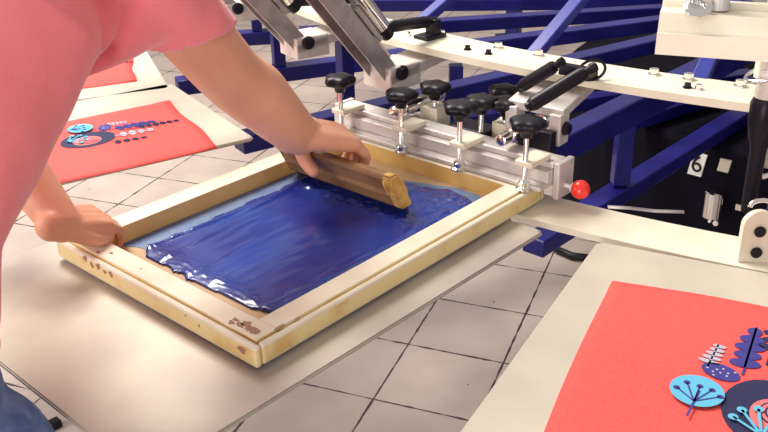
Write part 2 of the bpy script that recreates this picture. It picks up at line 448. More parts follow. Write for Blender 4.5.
def tree_print(a, parent, dr=0.0, dq=0.0, k=1.0):
    P = Print(a)
    def T(r, q): return (2.85 + (r - 2.85) * k + dr, (q) * k + dq)
    def E(m, r, q, hr, hq, rot=0, layer=0):
        r, q = T(r, q); P.ell(m, r, q, hr * k, hq * k, rot, layer)
    def Ln(m, p, q, wd, layer=1): P.line(m, T(*p), T(*q), wd * k, layer)
    # big navy ring with rose centre
    E('print_navy', 2.853, -.003, .070, .056, 0, 0)
    E('print_pinkish', 2.858, -.012, .036, .032, 0, 1)
    for i in range(3):
        E('print_navy', 2.853, -.014, .026 - .007 * i, .024 - .007 * i, 0, 2 + 2 * i); E('print_pinkish', 2.853, -.014, .0235 - .007 * i, .0215 - .007 * i, 0, 3 + 2 * i)
    # light branches over it
    for (x, y) in ((-.040, .026), (-.050, .008), (-.046, -.012), (-.028, -.026), (-.022, .034)):
        Ln('print_lightblue', (2.905, .002), (2.905 + x, .002 + y), .0035, 9); E('print_lightblue', 2.905 + x, .002 + y, .006, .006, 0, 9)
    P.done(parent)
    # light blue round tree with branches
    E('print_lightblue', 2.848, .083, .033, .033, .2, 9)
    Ln('print_blue', (2.905, .086), (2.848, .080), .0030, 10)
    for (x, y) in ((-.026, .016), (-.024, 0), (-.022, -.015), (-.012, -.026), (-.010, .026)):
        Ln('print_blue', (2.872, .083), (2.862 + x, .081 + y), .0022, 10); E('print_blue', 2.862 + x, .081 + y, .0042, .0042, 0, 10)
    P.done(parent)
    # navy dotted oval
    E('print_blue', 2.790, .062, .017, .025, .3, 1)
    for i in range(9):
        E('print_pale', 2.790 + .010 * math.cos(i * 2.4) * (i / 9 + .3), .062 + .018 * math.sin(i * 2.4) * (i / 9 + .3), .0016, .0016, 0, 2)
    P.done(parent)
    # pale leafy stack
    for i in range(5):
        E('print_pale', 2.772 - i * .0105, .079 - .002 * i, .0042, .014 - .0013 * i, .15, 1); 
    Ln('print_pale', (2.785, .079), (2.725, .073), .0025, 1)
    P.done(parent)
    # blue stacked ovals
    for i, (h) in enumerate((.018, .016, .018, .015, .009)):
        E('print_blue', 2.757 - i * .021, .036 - .001 * i, .0105, h * 1.1, -.15, 1)
    Ln('print_blue', (2.785, .036), (2.66, .031), .003, 1)
    P.done(parent)
    # navy stacked ovals trailing inward
    for i, (h) in enumerate((.015, .013, .016, .012, .010, .008)):
        E('print_navy', 2.705 - i * .0185, .010 - .002 * i, .0075, h, .1, 1)
    Ln('print_navy', (2.75, .010), (2.61, 0), .003, 1)
    P.done(parent)
    for i, (h) in enumerate((.016, .018, .014, .012)):
        E('print_pale', 2.765 - i * .023, -.020 - .003 * i, .009, h, .1, 1)
    Ln('print_pale', (2.79, -.020), (2.69, -.03), .003, 1)
    P.done(parent)
    for i, (h) in enumerate((.013, .011, .010, .008)):
        E('print_navy', 2.795 - i * .022, -.066 - .003 * i, .008, h, .1, 1)
    Ln('print_navy', (2.80, -.066), (2.73, -.075), .0022, 1)
    P.done(parent)
s_r = shirt(63.3, [(2.602, .245), (2.583, -.26), (3.22, -.29), (3.22, .215)], 'coral shirt on the lower right platen, printed with blue round trees', seed=2)
tree_print(63.3, s_r)
s_l = shirt(32.4, [(2.599, .147), (2.625, -.228), (3.22, -.20), (3.22, .12)], 'coral shirt on the platen left of the wooden frame, small tree print', seed=5)
tree_print(32.4, s_l, -.005, -.018, .86)
s_l2 = shirt(21.1, [(2.604, .125), (2.629, -.155), (3.15, -.15), (3.15, .12)], 'farthest coral shirt, partly hidden behind the pink sleeve', seed=9)
tree_print(21.1, s_l2, -.09, .03, .6)

# ------------------------------------------------------------ wooden screen frame
ZB, ZT = .905, .940
frame = empty('printing_screen', F(.35, .25, ZB), 'chipped cream wooden screen frame clamped over the metal platen', 'printing screen')
def rail(name, s0, s1, t0, t1, m_in, out, label=None):
    """rail block; out = (axis, sign) of the outer face where the lower lip runs"""
    bm = bmesh.new()
    def bx(sa, sb, ta, tb, z0, z1, bev):
        add_box(bm, F((sa + sb) / 2, (ta + tb) / 2, (z0 + z1) / 2), U * ((sb - sa) / 2), V * ((tb - ta) / 2), Vector((0, 0, (z1 - z0) / 2)), bev, 2)
    g, lw = .0022, .011
    k = lw + g
    if out == 's-': bx(k, s1, k, .5 - k, ZB, ZT, .0012); bx(0, lw, 0, .5, ZB, ZT - .002, .0045)
    if out == 's+': bx(s0, .7 - k, k, .5 - k, ZB, ZT, .0012); bx(.7 - lw, .7, 0, .5, ZB, ZT - .002, .0045)
    if out == 't-': bx(s0, s1, k, t1, ZB, ZT, .0012); bx(lw, .7 - lw, 0, lw, ZB, ZT - .002, .0045)
    if out == 't+': bx(s0, s1, t0, .5 - k, ZB, ZT, .0012); bx(lw, .7 - lw, .5 - lw, .5, ZB, ZT - .002, .0045)
    if out in ('s-', 's+'): c_ = .012 if out == 's-' else .688; bx(c_ - .004, c_ + .004, .006, .494, ZB + .002, ZB + .022, 0)
    else: c_ = .012 if out == 't-' else .488; bx(.02, .68, c_ - .004, c_ + .004, ZB + .002, ZB + .022, 0)
    o = link_mesh(name, bm, [M['wood_white'], M['wood_tan'], M['wood_outer']], frame)
    # inner and outer side faces are bare wood
    for p in o.data.polygons:
        if abs(p.normal.z) < .3:
            c = p.center
            inner = {'s-': p.normal.dot(U) > .9, 's+': p.normal.dot(U) < -.9, 't-': p.normal.dot(V) > .9, 't+': p.normal.dot(V) < -.9}[out]
            if inner: p.material_index = 1
            elif abs(p.normal.dot(U)) > .9 or abs(p.normal.dot(V)) > .9: p.material_index = 2
    return o
RW = .050
rail('rail', 0, RW, 0, .5, None, 's-')
rail('rail', .70 - .058, .70, 0, .5, None, 's+')
fr = rail('rail', RW, .70 - .058, 0, RW, None, 't-')
rail('rail', RW, .70 - .058, .5 - RW, .5, None, 't+')
# paint chips near the front corner and along the left rail
rnd = random.Random(3)
def chips(name, spots):
    for (s, t, rs, rt, z, axis) in spots:
        n = 11; pts = []
        for k in range(n):
            a_ = 2 * PI * k / n; f = .55 + .6 * rnd.random()
            if axis == 'top': pts.append(F(s + rs * f * math.cos(a_), t + rt * f * math.sin(a_), ZT - .0001))
            else: pts.append(F(-.0001, t + rt * f * math.cos(a_), z + rs * f * math.sin(a_)))
        bm = bmesh.new()
        zz = .0002 + .00012 * (len(frame.children) % 9)
        add_extrude(bm, pts, Vector((0, 0, zz)) if axis == 'top' else -U * .0003)
        link_mesh(name, bm, M['chip'], frame)
sp = [(.020 + .014 * rnd.random(), .03 + .05 * rnd.random(), .004, .007, 0, 'top') for _ in range(9)]
sp += [(.026, .030, .008, .010, 0, 'top'), (.030, .052, .006, .012, 0, 'top'), (.055, .012, .010, .004, 0, 'top'), (.018, .40, .003, .003, 0, 'top'), (.03, .38, .003, .004, 0, 'top'), (.03, .30, .002, .003, 0, 'top'), (.085, .010, .006, .003, 0, 'top')]
sp += [(0, .41 - .018 * k, .004 + .003 * rnd.random(), .006, ZB + .022 + .006 * rnd.random(), 'side') for k in range(5)]
sp += [(0, .12, .003, .003, ZB + .02, 'side'), (0, .15, .002, .002, ZB + .025, 'side'), (0, .03, .006, .010, ZB + .02, 'side')]
chips('paint_chip', sp)
# mesh panel with brown tape border and blue stained area
bm = bmesh.new(); add_prism(bm, [F(RW - .01, RW - .01, 0), F(.652, RW - .01, 0), F(.652, .464, 0), F(RW - .01, .464, 0)], .9065, .9085)
link_mesh('mesh_panel', bm, M['tape'], frame)
def blob(poly, amp, seed, n=14):
    out = []
    for i in range(len(poly)):
        a_, b_ = Vector(poly[i]), Vector(poly[(i + 1) % len(poly)])
        for k in range(n):
            p = a_.lerp(b_, k / n); q = noise.noise(Vector((p.x * 40, p.y * 40, seed))) * amp
            d = (b_ - a_).normalized(); out.append((p.x - d.y * q, p.y + d.x * q))
    return out
film = blob([(.12, .30), (.50, .20), (.57, .075), (.615, .062), (.630, .10), (.632, .15), (.60, .24), (.575, .44), (.56, .462), (.075, .462), (.10, .42)], .004, 2)
film = [(min(s, .64), min(max(t, RW + .001), .4535)) for s, t in film]
bm = bmesh.new(); add_prism(bm, [F(s, t, 0) for s, t in film], .9085, .9092)
link_mesh('stained_area', bm, M['film'], frame)

# wet ink
def inside(poly, x, y):
    c = False; j = len(poly) - 1
    for i in range(len(poly)):
        xi, yi = poly[i]; xj, yj = poly[j]
        if (yi > y) != (yj > y) and x < (xj - xi) * (y - yi) / (yj - yi) + xi: c = not c
        j = i
    return c
ink_poly = blob([(.092, .110), (.112, .078), (.575, .076), (.596, .090), (.612, .150), (.590, .215), (.560, .412), (.30, .408), (.112, .395), (.088, .378)], .010, 5)
def ink_h(s, t):
    h = .0012 + .0006 * noise.noise(Vector((s * 14, t * 60, 3)))
    h += .0045 * math.exp(-((t - (.396 + .006 * math.sin(s * 14))) / .006) ** 2) * (1 if s < .56 else 0)
    h += .0035 * math.exp(-((t - .345 - .10 * (s - .1)) / .004) ** 2) * max(0, 1 - abs(s - .19) / .12)
    h += .0026 * math.exp(-((t - .27 - .12 * (s - .1)) / .0035) ** 2) * max(0, 1 - abs(s - .17) / .09)
    h += .0026 * math.exp(-((t - .375 - .02 * s) / .004) ** 2) * max(0, 1 - abs(s - .33) / .10)
    e = math.exp(-((s - .108) / .020) ** 2)
    h += e * (.0026 + .0030 * abs(noise.noise(Vector((s * 120, t * 34, 1)))))
    e2 = math.exp(-((t - .094) / .012) ** 2)
    h += e2 * (.003 + .003 * noise.noise(Vector((s * 22, t * 100, 8))))
    e3 = math.exp(-((s - .455) / .020) ** 2) * (1 if .12 < t < .41 else 0)
    h += e3 * (.004 + .004 * noise.noise(Vector((s * 90, t * 70, 4))))
    e4 = math.exp(-((s - .57) / .05) ** 2) * math.exp(-((t - .14) / .06) ** 2)
    h += e4 * (.003 + .004 * noise.noise(Vector((s * 60, t * 45, 12))))
    return max(h, .0006)
bm = bmesh.new()
ds = .0028; gv = {}
def gvert(i, j):
    if (i, j) not in gv:
        s, t = .05 + i * ds, .046 + j * ds
        gv[(i, j)] = bm.verts.new(F(s, t, .9092 + ink_h(s, t)))
    return gv[(i, j)]
for i in range(215):
    for j in range(146):
        s, t = .05 + (i + .5) * ds, .046 + (j + .5) * ds
        if inside(ink_poly, s, t): bm.faces.new((gvert(i, j), gvert(i + 1, j), gvert(i + 1, j + 1), gvert(i, j + 1)))
be = [e for e in bm.edges if len(e.link_faces) == 1]
ret = bmesh.ops.extrude_edge_only(bm, edges=be)
for g in ret['geom']:
    if isinstance(g, bmesh.types.BMVert): g.co.z = .9092
ink = link_mesh('ink', bm, M['ink'], None, True, origin=F(.33, .25, .9092))
tag(ink, 'thick glossy blue ink spread across the screen mesh', 'ink', kind='stuff')

# ------------------------------------------------------------ knobs, springs, print heads
def star_knob(base, z_top, parent, blk=True):
    """clamp screw: foot, threaded stem and a lobed black knob; z_top = top of the knob"""
    b = Vector(base)
    bm = bmesh.new()
    add_lathe(bm, b, (0, 0, 1), [(0, .015), (.004, .016), (.006, .011), (.014, .0115), (.018, .0065), (.02, .0048), (z_top - b.z - .024, .0048), (z_top - b.z - .030 + .008, .0075), (z_top - b.z - .018, .0075)], 20)
    st = smooth_by_angle(link_mesh('clamp_screw', bm, M['chrome'], parent), 50)
    bm = bmesh.new(); n = 40; prev = None
    H = z_top
    prof = [(-.034, .34), (-.024, .42), (-.017, .95), (-.010, 1.04), (-.004, 1.0), (0, .82), (.001, .3)]
    rings = []
    for dz, f in prof:
        ring_ = []
        for k in range(n):
            a_ = 2 * PI * k / n
            lob = 1 + .11 * math.cos(5 * a_) if f > .5 else 1
            ring_.append(bm.verts.new((b.x + .0300 * f * lob * math.cos(a_), b.y + .0300 * f * lob * math.sin(a_), H + dz)))
        rings.append(ring_)
    for r0, r1 in zip(rings, rings[1:]):
        for k in range(n): bm.faces.new((r0[k], r0[(k + 1) % n], r1[(k + 1) % n], r1[k]))
    bm.faces.new(rings[0][::-1]); bm.faces.new(rings[-1])
    kn = link_mesh('knob', bm, M['black'], st, True)
    return st
def gas_spring(p, q, parent, r=.011, name='gas_spring'):
    p = Vector(p); q = Vector(q); d = (q - p).normalized(); L_ = (q - p).length
    bm = bmesh.new()
    add_lathe(bm, p, d, [(0, .004), (.004, r * .8), (.012, r), (L_ * .84, r), (L_ * .85, r * .85), (L_ * .88, r * .85), (L_ * .89, r * .55), (L_ * .98, r * .55), (L_, .004)], 20)
    s = smooth_by_angle(link_mesh(name, bm, M['black'], parent), 50)
    bm = bmesh.new()
    for c in (p, q):
        add_lathe(bm, c - d * .004, d, [(0, .005), (.002, r * .7), (.012, r * .7), (.014, .004)], 12)
    link_mesh('end_fitting', bm, M['black_metal'], s)
    return s

# --- the working head, clamped on the wooden frame
head = empty('print_head', F(.80, .2, .95), 'lowered aluminium print head clamping the wooden frame with black knobs', 'print head', 'print heads around the press')
def fbox(bm, s0, s1, t0, t1, z0, z1, bev=.0015):
    add_box(bm, F((s0 + s1) / 2, (t0 + t1) / 2, (z0 + z1) / 2), U * ((s1 - s0) / 2), V * ((t1 - t0) / 2), Vector((0, 0, (z1 - z0) / 2)), bev)
bm = bmesh.new()
fbox(bm, .650, .735, -.020, .515, .9415, .949)
fbox(bm, .674, .735, -.020, .515, .949, .972)
fbox(bm, .690, .735, -.020, .515, .972, .984, .003)
link_mesh('clamp_bar', bm, M['alu'], head)
bm = bmesh.new(); fbox(bm, .690, .742, -.033, -.021, .915, .985, .002)
link_mesh('end_plate', bm, M['alu'], head)
bm = bmesh.new(); fbox(bm, .690, .742, .516, .528, .935, .985, .002)
link_mesh('end_plate', bm, M['alu'], head)
kd = [((.650, .470), 1.066), ((.648, .302), 1.068), ((.650, .160), 1.072), ((.648, .012), 1.074)]
for (s, t), zt in kd:
    star_knob(F(s, t, ZT), zt, head)
    bm = bmesh.new(); fbox(bm, .640, .705, t - .018, t + .018, .985, .995, .002)
    link_mesh('clamp_block', bm, M['cream'], head)
for (s, t), zt in [((.765, .312), 1.052), ((.742, .178), 1.056), ((.775, .145), 1.050), ((.85, .20), 1.045)]:
    star_knob(F(s, t, .962), zt, head)
# rear blocks and cross bars
bm = bmesh.new(); fbox(bm, .745, .81, .05, .40, .930, .955, .002); link_mesh('rear_plate', bm, M['alu_dark'], head)
bm = bmesh.new(); fbox(bm, .735, .79, .165, .255, .962, .985, .002); link_mesh('black_block', bm, M['black_metal'], head)
bm = bmesh.new(); fbox(bm, .745, .79, .29, .335, .962, 1.005, .002); link_mesh('clamp_block', bm, M['cream'], head)
bm = bmesh.new(); fbox(bm, .760, .80, .115, .165, .962, 1.003, .002); link_mesh('clamp_block', bm, M['cream'], head)
for t in (.345, .085):
    bm = bmesh.new(); p = F(.672, t, 1.008)
    add_lathe(bm, p, U, [(0, .008), (.002, .0115), (.030, .0115), (.031, .0155), (.060, .0155), (.062, .0125), (.13, .0125), (.132, .017), (.15, .017)], 24)
    smooth_by_angle(link_mesh('adjusting_tube', bm, M['chrome'], head), 40)
# carrier plate out to the ring
HA = 51.4
bm = bmesh.new()
add_beam(bm, pol(2.325, HA, 1.046), pol(2.180, HA, 1.074), .118, .018, .002)
link_mesh('carrier_plate', bm, M['alu'], head)
for q in (-.047, .047):
    bm = bmesh.new()
    add_box(bm, pol(2.318, HA, 1.016, q), poldir(HA) * .018, poldir(HA + 90) * .012, Vector((0, 0, .030)), .002)
    link_mesh('hinge_block', bm, M['alu'], head)
    sg = 1 if q > 0 else -1
    bm = bmesh.new(); add_lathe(bm, pol(2.318, HA, 1.018, q * 1.27), Vector((-math.sin(math.radians(HA)), math.cos(math.radians(HA)), 0)) * sg, [(0, .013), (.004, .013), (.007, .010), (.010, .010)], 20)
    link_mesh('hinge_bolt', bm, M['black'], head)
bm = bmesh.new(); add_beam(bm, F(.79, .10, .950), pol(2.33, HA, .990), .075, .018); link_mesh('swing_arm', bm, M['alu_dark'], head)
bm = bmesh.new(); add_beam(bm, pol(2.352, HA + .5, .965), pol(2.352, HA + .5, 1.02), .07, .02, .002, up=poldir(HA)); link_mesh('black_bracket', bm, M['black_metal'], head)
gas_spring(W(519, 88, 1.070), W(560, 63, 1.130), head, .0125)
gas_spring(W(528, 107, 1.070), W(592, 68, 1.130), head, .0135)
bm = bmesh.new()
c0 = W(592, 70, 1.118)
add_tube(bm, [c0 + (RX * math.cos(2 * PI * k / 20) * .024 + Vector((.3, .5, .8)).normalized() * math.sin(2 * PI * k / 20) * .020) for k in range(21)], .0028, 8)
link_mesh('black_cable_loop', bm, M['black'], head)
bm = bmesh.new(); add_beam(bm, W(560, 68, 1.12), W(592, 74, 1.115), .02, .02); link_mesh('spring_mount', bm, M['black_metal'], head)
bm = bmesh.new(); add_beam(bm, W(592, 78, 1.101), W(592, 70, 1.13), .02, .012, up=Vector((0, 1, 0))); link_mesh('spring_mount', bm, M['black_metal'], head)
# red ball lever at the clamp end
bm = bmesh.new(); add_lathe(bm, F(.715, -.033, .937), -V, [(0, .004), (.012, .004), (.013, .008), (.018, .008)], 12)
lever = link_mesh('release_lever', bm, M['white'], head)
bm = bmesh.new()
bmesh.ops.create_uvsphere(bm, u_segments=24, v_segments=16, radius=.0175, matrix=Matrix.Translation(F(.715, -.064, .937)))
link_mesh('ball_grip', bm, M['red'], lever, True)['label'] = 'round red ball grip'

# --- raised heads on the ring
def raised_head(a, label, z0=1.066, elev=50, rp=2.33, length=.42, spring=True):
    t = empty('print_head', pol(rp, a, z0), label, 'print head', 'print heads around the press')
    d = poldir(a); sd = poldir(a + 90)
    e = math.radians(elev)
    ax = d * math.cos(e) + Vector((0, 0, math.sin(e))); nn = -d * math.sin(e) + Vector((0, 0, math.cos(e)))
    P0 = pol(rp, a, z0)
    # carrier from the ring to the hinge
    bm = bmesh.new(); add_beam(bm, pol(2.16, a, 1.070), pol(rp + .03, a, 1.045), .085, .022, .002)
    add_beam(bm, pol(rp + .03, a, 1.045), pol(rp - .06, a, 1.045), .085, .05, .003)
    link_mesh('carrier_plate', bm, M['alu'], t)
    bm = bmesh.new()
    for s in (-1, 1):
        bm = bmesh.new(); add_lathe(bm, P0 + sd * s * .044 + Vector((0, 0, -.008)), sd * s, [(0, .016), (.005, .016), (.008, .012), (.010, .012)], 20)
        link_mesh('hinge_bolt', bm, M['black'], t)
    # channel
    bm = bmesh.new(); add_box(bm, P0 + ax * (length / 2), ax * (length / 2), sd * .026, nn * .004, .001)
    for s in (-1, 1): add_box(bm, P0 + ax * (length / 2) + sd * s * .024 - nn * .018, ax * (length / 2), sd * .003, nn * .02, .001)
    link_mesh('channel_arm', bm, M['alu_dark'], t)
    # bracket plate standing on the channel
    bm = bmesh.new(); add_box(bm, P0 + ax * .125 + nn * .012, ax * .050, sd * .030, nn * .006, .002)
    bp = link_mesh('side_plate', bm, M['alu_dark'], t)
    bm = bmesh.new(); add_lathe(bm, P0 + ax * .125 + nn * .018 - sd * .012, nn, [(0, .014), (.004, .014), (.005, .008)], 20)
    link_mesh('plate_bolt', bm, M['black'], bp)
    bm = bmesh.new(); add_box(bm, P0 + ax * .06 + nn * .007, ax * .035, sd * .025, nn * .003, .002); link_mesh('top_plate', bm, M['cream'], t)
    bm = bmesh.new(); add_lathe(bm, P0 + ax * .085 + nn * .036 + sd * .016, ax, [(0, .010), (.002, .018), (.09, .018), (.092, .021), (.11, .021), (.112, .016), (.24, .016), (.242, .012)], 24)
    smooth_by_angle(link_mesh('adjusting_tube', bm, M['chrome'], t), 40)
    bm = bmesh.new(); add_lathe(bm, P0 + ax * .058 + nn * .036 + sd * .016, ax, [(0, .014), (.03, .016), (.031, .010)], 20)
    link_mesh('tube_collar', bm, M['black_metal'], t)
    bm = bmesh.new()
    add_box(bm, P0 + ax * .17 - sd * .045 + nn * .02, ax * .04, sd * .016, nn * .03, .004)
    add_box(bm, P0 + ax * .235 - sd * .050 + nn * .03, ax * .03, sd * .020, nn * .02, .004)
    link_mesh('black_fitting', bm, M['black_metal'], t)
    bm = bmesh.new()
    for q in (.15, .21): add_lathe(bm, P0 + ax * q - sd * .062 + nn * .02, -sd, [(0, .008), (.02, .008), (.021, .005)], 12)
    link_mesh('fitting_screw', bm, M['chrome'], t)
    if spring:
        gas_spring(P0 + ax * .075 + nn * .045 + sd * .02, pol(2.19, a, 1.135, .0), t, .0125)
        bm = bmesh.new(); add_beam(bm, pol(2.19, a, 1.10), pol(2.19, a, 1.14), .03, .02, .003, up=d); add_box(bm, pol(2.20, a, 1.104), d * .03, sd * .022, Vector((0, 0, .004)), .002)
        link_mesh('spring_mount', bm, M['black'], t)
    # clamp bar carried at the raised end
    Q = P0 + ax * (length + .03)
    bm = bmesh.new()
    add_box(bm, Q, ax * .03, sd * .24, nn * .006, .002); add_box(bm, Q + ax * .03 - nn * .025, ax * .004, sd * .24, nn * .028, .001)
    link_mesh('clamp_bar', bm, M['alu'], t)
    return t
raised_head(42.2, 'raised aluminium print head tilted up just left of the lowered head')
raised_head(33.9, 'raised print head farther left, nearest the arm and sleeve')
raised_head(23.0, 'far raised print head at the top left beyond the sleeve')

# --- right head: big cream clamp bar, post and pipe
hr = empty('print_head', pol(2.25, 63.5, 1.10), 'raised print head at right with a wide cream clamp bar', 'print head', 'print heads around the press')
# bar
zb = 1.325
b1 = W(657, 33, zb); bd = (W(768, 40, zb) - b1).normalized(); bn = Vector((-bd.y, bd.x, 0))
def bar_prof():
    t = bmesh.new()
    pr = [(0, -.026), (0, 0), (.006, .0), (.012, .014), (.014, .022), (.046, .022), (.048, .030), (.060, .030), (.060, -.026)]
    add_extrude(t, [b1 + bn * x + Vector((0, 0, z)) for x, z in pr], bd * .50)
    return t
bar = link_mesh('clamp_bar', bar_prof(), M['cream'], hr); bar['label'] = 'wide cream painted clamp bar'
bm = bmesh.new(); add_lathe(bm, b1 + bd * .042 + bn * .022 + Vector((0, 0, .022)), (-.15, -.5, .8), [(0, .006), (.004, .016), (.010, .0165), (.013, .013), (.0135, .009), (.006, .008)], 28)
ey = smooth_by_angle(link_mesh('eye_nut', bm, M['chrome'], bar), 40)
bm = bmesh.new(); add_lathe(bm, b1 + bd * .042 + bn * .03 + Vector((0, 0, .03)), (0, .15, 1), [(0, .007), (.09, .007)], 16)
link_mesh('clamp_screw', bm, M['chrome'], bar)
bm = bmesh.new(); add_lathe(bm, b1 + bd * .066 + bn * .04 + Vector((0, 0, .022)), (0, .15, 1), [(0, .012), (.10, .012)], 16)
link_mesh('clamp_screw', bm, M['alu'], bar)
# post
pp = W(766, 104, 1.10)
bm = bmesh.new(); add_lathe(bm, pp - Vector((0, 0, .0)), (0, 0, 1), [(0, .020), (.002, .021), (.05, .021), (.052, .025), (.062, .025), (.064, .019), (.20, .019)], 28)
smooth_by_angle(link_mesh('pivot_post', bm, M['alu'], hr), 40)
bm = bmesh.new(); add_lathe(bm, pp - Vector((0, 0, .20)), (0, 0, 1), [(0, .012), (.01, .013), (.12, .014), (.14, .020), (.17, .026), (.20, .026), (.215, .020)], 28)
smooth_by_angle(link_mesh('black_collar', bm, M['black_metal'], hr), 40)
bm = bmesh.new()
add_tube(bm, [pp + Vector((.035 * math.cos(t) - .005, .03 * math.sin(t), .055 + .012 * math.cos(t))) for t in [2 * PI * k / 20 for k in range(21)]], .0035, 8)
link_mesh('hose_ring', bm, M['chrome'], hr, True)
bm = bmesh.new(); add_box(bm, pp + Vector((-.018, .0, .075)), RX * .008, Vector((0, .01, 0)), Vector((0, 0, .03)), .002); link_mesh('cream_lug', bm, M['cream'], hr)
bm = bmesh.new(); add_beam(bm, pp + Vector((.0, 0, .18)), b1 + bd * .25 + bn * .03, .05, .04, .003); link_mesh('swing_arm', bm, M['cream'], hr)
bm = bmesh.new(); add_beam(bm, pp + Vector((.02, .01, -.02)), pol(2.2, 62.5, 1.07), .06, .02, .003); link_mesh('carrier_plate', bm, M['alu'], hr)
bm = bmesh.new(); q = W(761, 171, .97)
add_tube(bm, [q + Vector((-.016, 0, .012)), q + Vector((-.013, -.01, .0)), q + Vector((0, -.014, -.005)), q + Vector((.014, -.01, -.002)), q + Vector((.018, 0, .01))], .005, 10)
link_mesh('white_clip', bm, M['white'], hr, True)
bm = bmesh.new(); add_beam(bm, W(766, 130, 1.02), W(764, 165, .98), .02, .02); link_mesh('cream_lug', bm, M['cream'], hr)
pts = [W(758, 178, .955), W(752, 186, .94), W(748, 200, .92), W(749, 216, .905)]
bm = bmesh.new(); add_tube(bm, pts, .0022, 8); link_mesh('thin_cable', bm, M['black'], hr, True)

# --- small things seen in the dark centre
def hubpt(px, py, r=1.0):
    """point on the housing wall seen at a pixel"""
    d = RX * (px - 384) + DN * (py - 216) + FW * FPX
    o_ = Vector((0, 0, CAMZ)); rc = r * math.cos(PI / 12)
    ax, ay = d.x, d.y; cx, cy = -C.x, -C.y
    A_, B_, C_ = ax * ax + ay * ay, 2 * (ax * cx + ay * cy), cx * cx + cy * cy - r * r
    k = (-B_ - math.sqrt(max(B_ * B_ - 4 * A_ * C_, 0))) / (2 * A_)
    return o_ + d * k
def on_wall(px, py):
    p = hubpt(px, py); out = (p - Vector((C.x, C.y, p.z))); out.z = 0; out.normalize(); return p, out, Vector((0, 0, 1)).cross(out)
p, out, sd = on_wall(698, 164)
bm = bmesh.new(); add_box(bm, p + out * .004, sd * .024, out * .003, Vector((0, 0, .040)) + sd * .006, .001)
plate = link_mesh('number_plate', bm, M['white'], press); plate['label'] = 'white plate reading 6'
fc = bpy.data.curves.new('digit', 'FONT'); fc.body = '6'; fc.size = .082; fc.align_x = 'CENTER'; fc.align_y = 'CENTER'; fc.extrude = .0008
fo = bpy.data.objects.new('digit_tmp', fc); col.objects.link(fo)
dg = bpy.context.evaluated_depsgraph_get(); me = bpy.data.meshes.new_from_object(fo.evaluated_get(dg)); bpy.data.objects.remove(fo)
rot = Matrix((( -sd.x, 0, out.x), (-sd.y, 0, out.y), (0, 1, 0))).to_4x4()
rot = Matrix(((sd.x, 0, out.x), (sd.y, 0, out.y), (0, 1, 0))).to_4x4()
me.transform(Matrix.Translation(p + out * .0085) @ rot)
bm = bmesh.new(); bm.from_mesh(me); link_mesh('digit', bm, M['black'], plate)
p, out, sd = on_wall(718, 200)
bm = bmesh.new(); add_lathe(bm, p + out * .04 - Vector((0, 0, .045)) , (0, 0, 1), [(0, .026), (.002, .030), (.088, .030), (.09, .026)], 28); add_box(bm, p + out * .01, sd * .012, out * .012, Vector((0, 0, .03)))
smooth_by_angle(link_mesh('silver_canister', bm, M['chrome'], press), 40)
p, out, sd = on_wall(725, 165)
bm = bmesh.new(); add_box(bm, p + out * .004, sd * .018, out * .004, Vector((0, 0, .022)) + sd * .003, .001); link_mesh('cream_tag', bm, M['cream'], press)
p, out, sd = on_wall(739, 207)
bm = bmesh.new(); add_box(bm, p + out * .004, sd * .010, out * .004, Vector((0, 0, .010)), .002); link_mesh('cream_tag', bm, M['cream'], press)
bm = bmesh.new()
for px, r in ((716, .009), (710, .005)):
    p, out, sd = on_wall(px, 223 if r > .006 else 221); add_lathe(bm, p - out * .002, out, [(0, r), (.008, r), (.010, r * .5)], 14)
link_mesh('indicator_button', bm, M['white'], press)
bm = bmesh.new(); add_tube(bm, [W(x, y, z) for x, y, z in ((608, 207, .612), (630, 208, .611), (655, 211, .608), (684, 212, .61))], .006, 8, ell=[(1.6, .4)] * 4)
o = link_mesh('flat_cable', bm, M['alu'], None, True); tag(o, 'short pale grey cable lying among the dark beams', 'cable')
bm = bmesh.new()
hp = [W(x, y, .016) for x, y in ((548, 238), (558, 250), (572, 256), (590, 258), (612, 254), (640, 250))]
add_tube(bm, hp, .014, 12)
o = link_mesh('hose', bm, M['black'], None, True, origin=hp[2]); tag(o, 'black hose curving on the tiles beside the right platen', 'hose')
bm = bmesh.new(); a_, b_ = W(22, 440, .012), W(60, 421, .012); add_beam(bm, a_, b_, .03, .024, .004)
o = link_mesh('floor_bar', bm, M['black'], None, origin=a_); tag(o, 'short black bar on the floor by the blue jeans', 'bar')

# ------------------------------------------------------------ squeegee
sq = empty('squeegee', F(.48, .29, .925), 'wooden squeegee pulled through the blue ink by the right hand', 'squeegee')
t0, t1 = .150, .440; tl = Vector((0, 0, 1)) - U * .52; tl.normalize()
bm = bmesh.new()
n_ = tl.cross(V).normalized()
prof = [(-.013, .0), (.013, .0), (.014, .030), (.010, .036), (.010, .062), (.013, .072), (.009, .082), (-.009, .082), (-.013, .072), (-.010, .062), (-.010, .036), (-.014, .030)]
base = F(.484, t0, .924)
add_extrude(bm, [base + U * x + tl * z for x, z in prof], V * (t1 - t0))
bmesh.ops.bevel(bm, geom=bm.edges[:], offset=.0018, segments=2, affect='EDGES')
link_mesh('handle', bm, M['squeegee_wood'], sq)
bm = bmesh.new()
prof2 = [(x * 1.12, z * 1.02 - .001) for x, z in prof]
add_extrude(bm, [base - V * .004 + U * x + tl * z for x, z in prof2], V * .022)
bmesh.ops.bevel(bm, geom=bm.edges[:], offset=.004, segments=3, affect='EDGES')
link_mesh('worn_end', bm, M['squeegee_end'], sq)['label'] = 'yellow worn end of the handle'
bm = bmesh.new()
add_extrude(bm, [F(.487, t0 + .003, .9115), F(.493, t0 + .003, .9115), F(.487, t0 + .003, .934), F(.477, t0 + .003, .930)], V * (t1 - t0 - .006))
link_mesh('rubber_blade', bm, M['rubber'], sq)

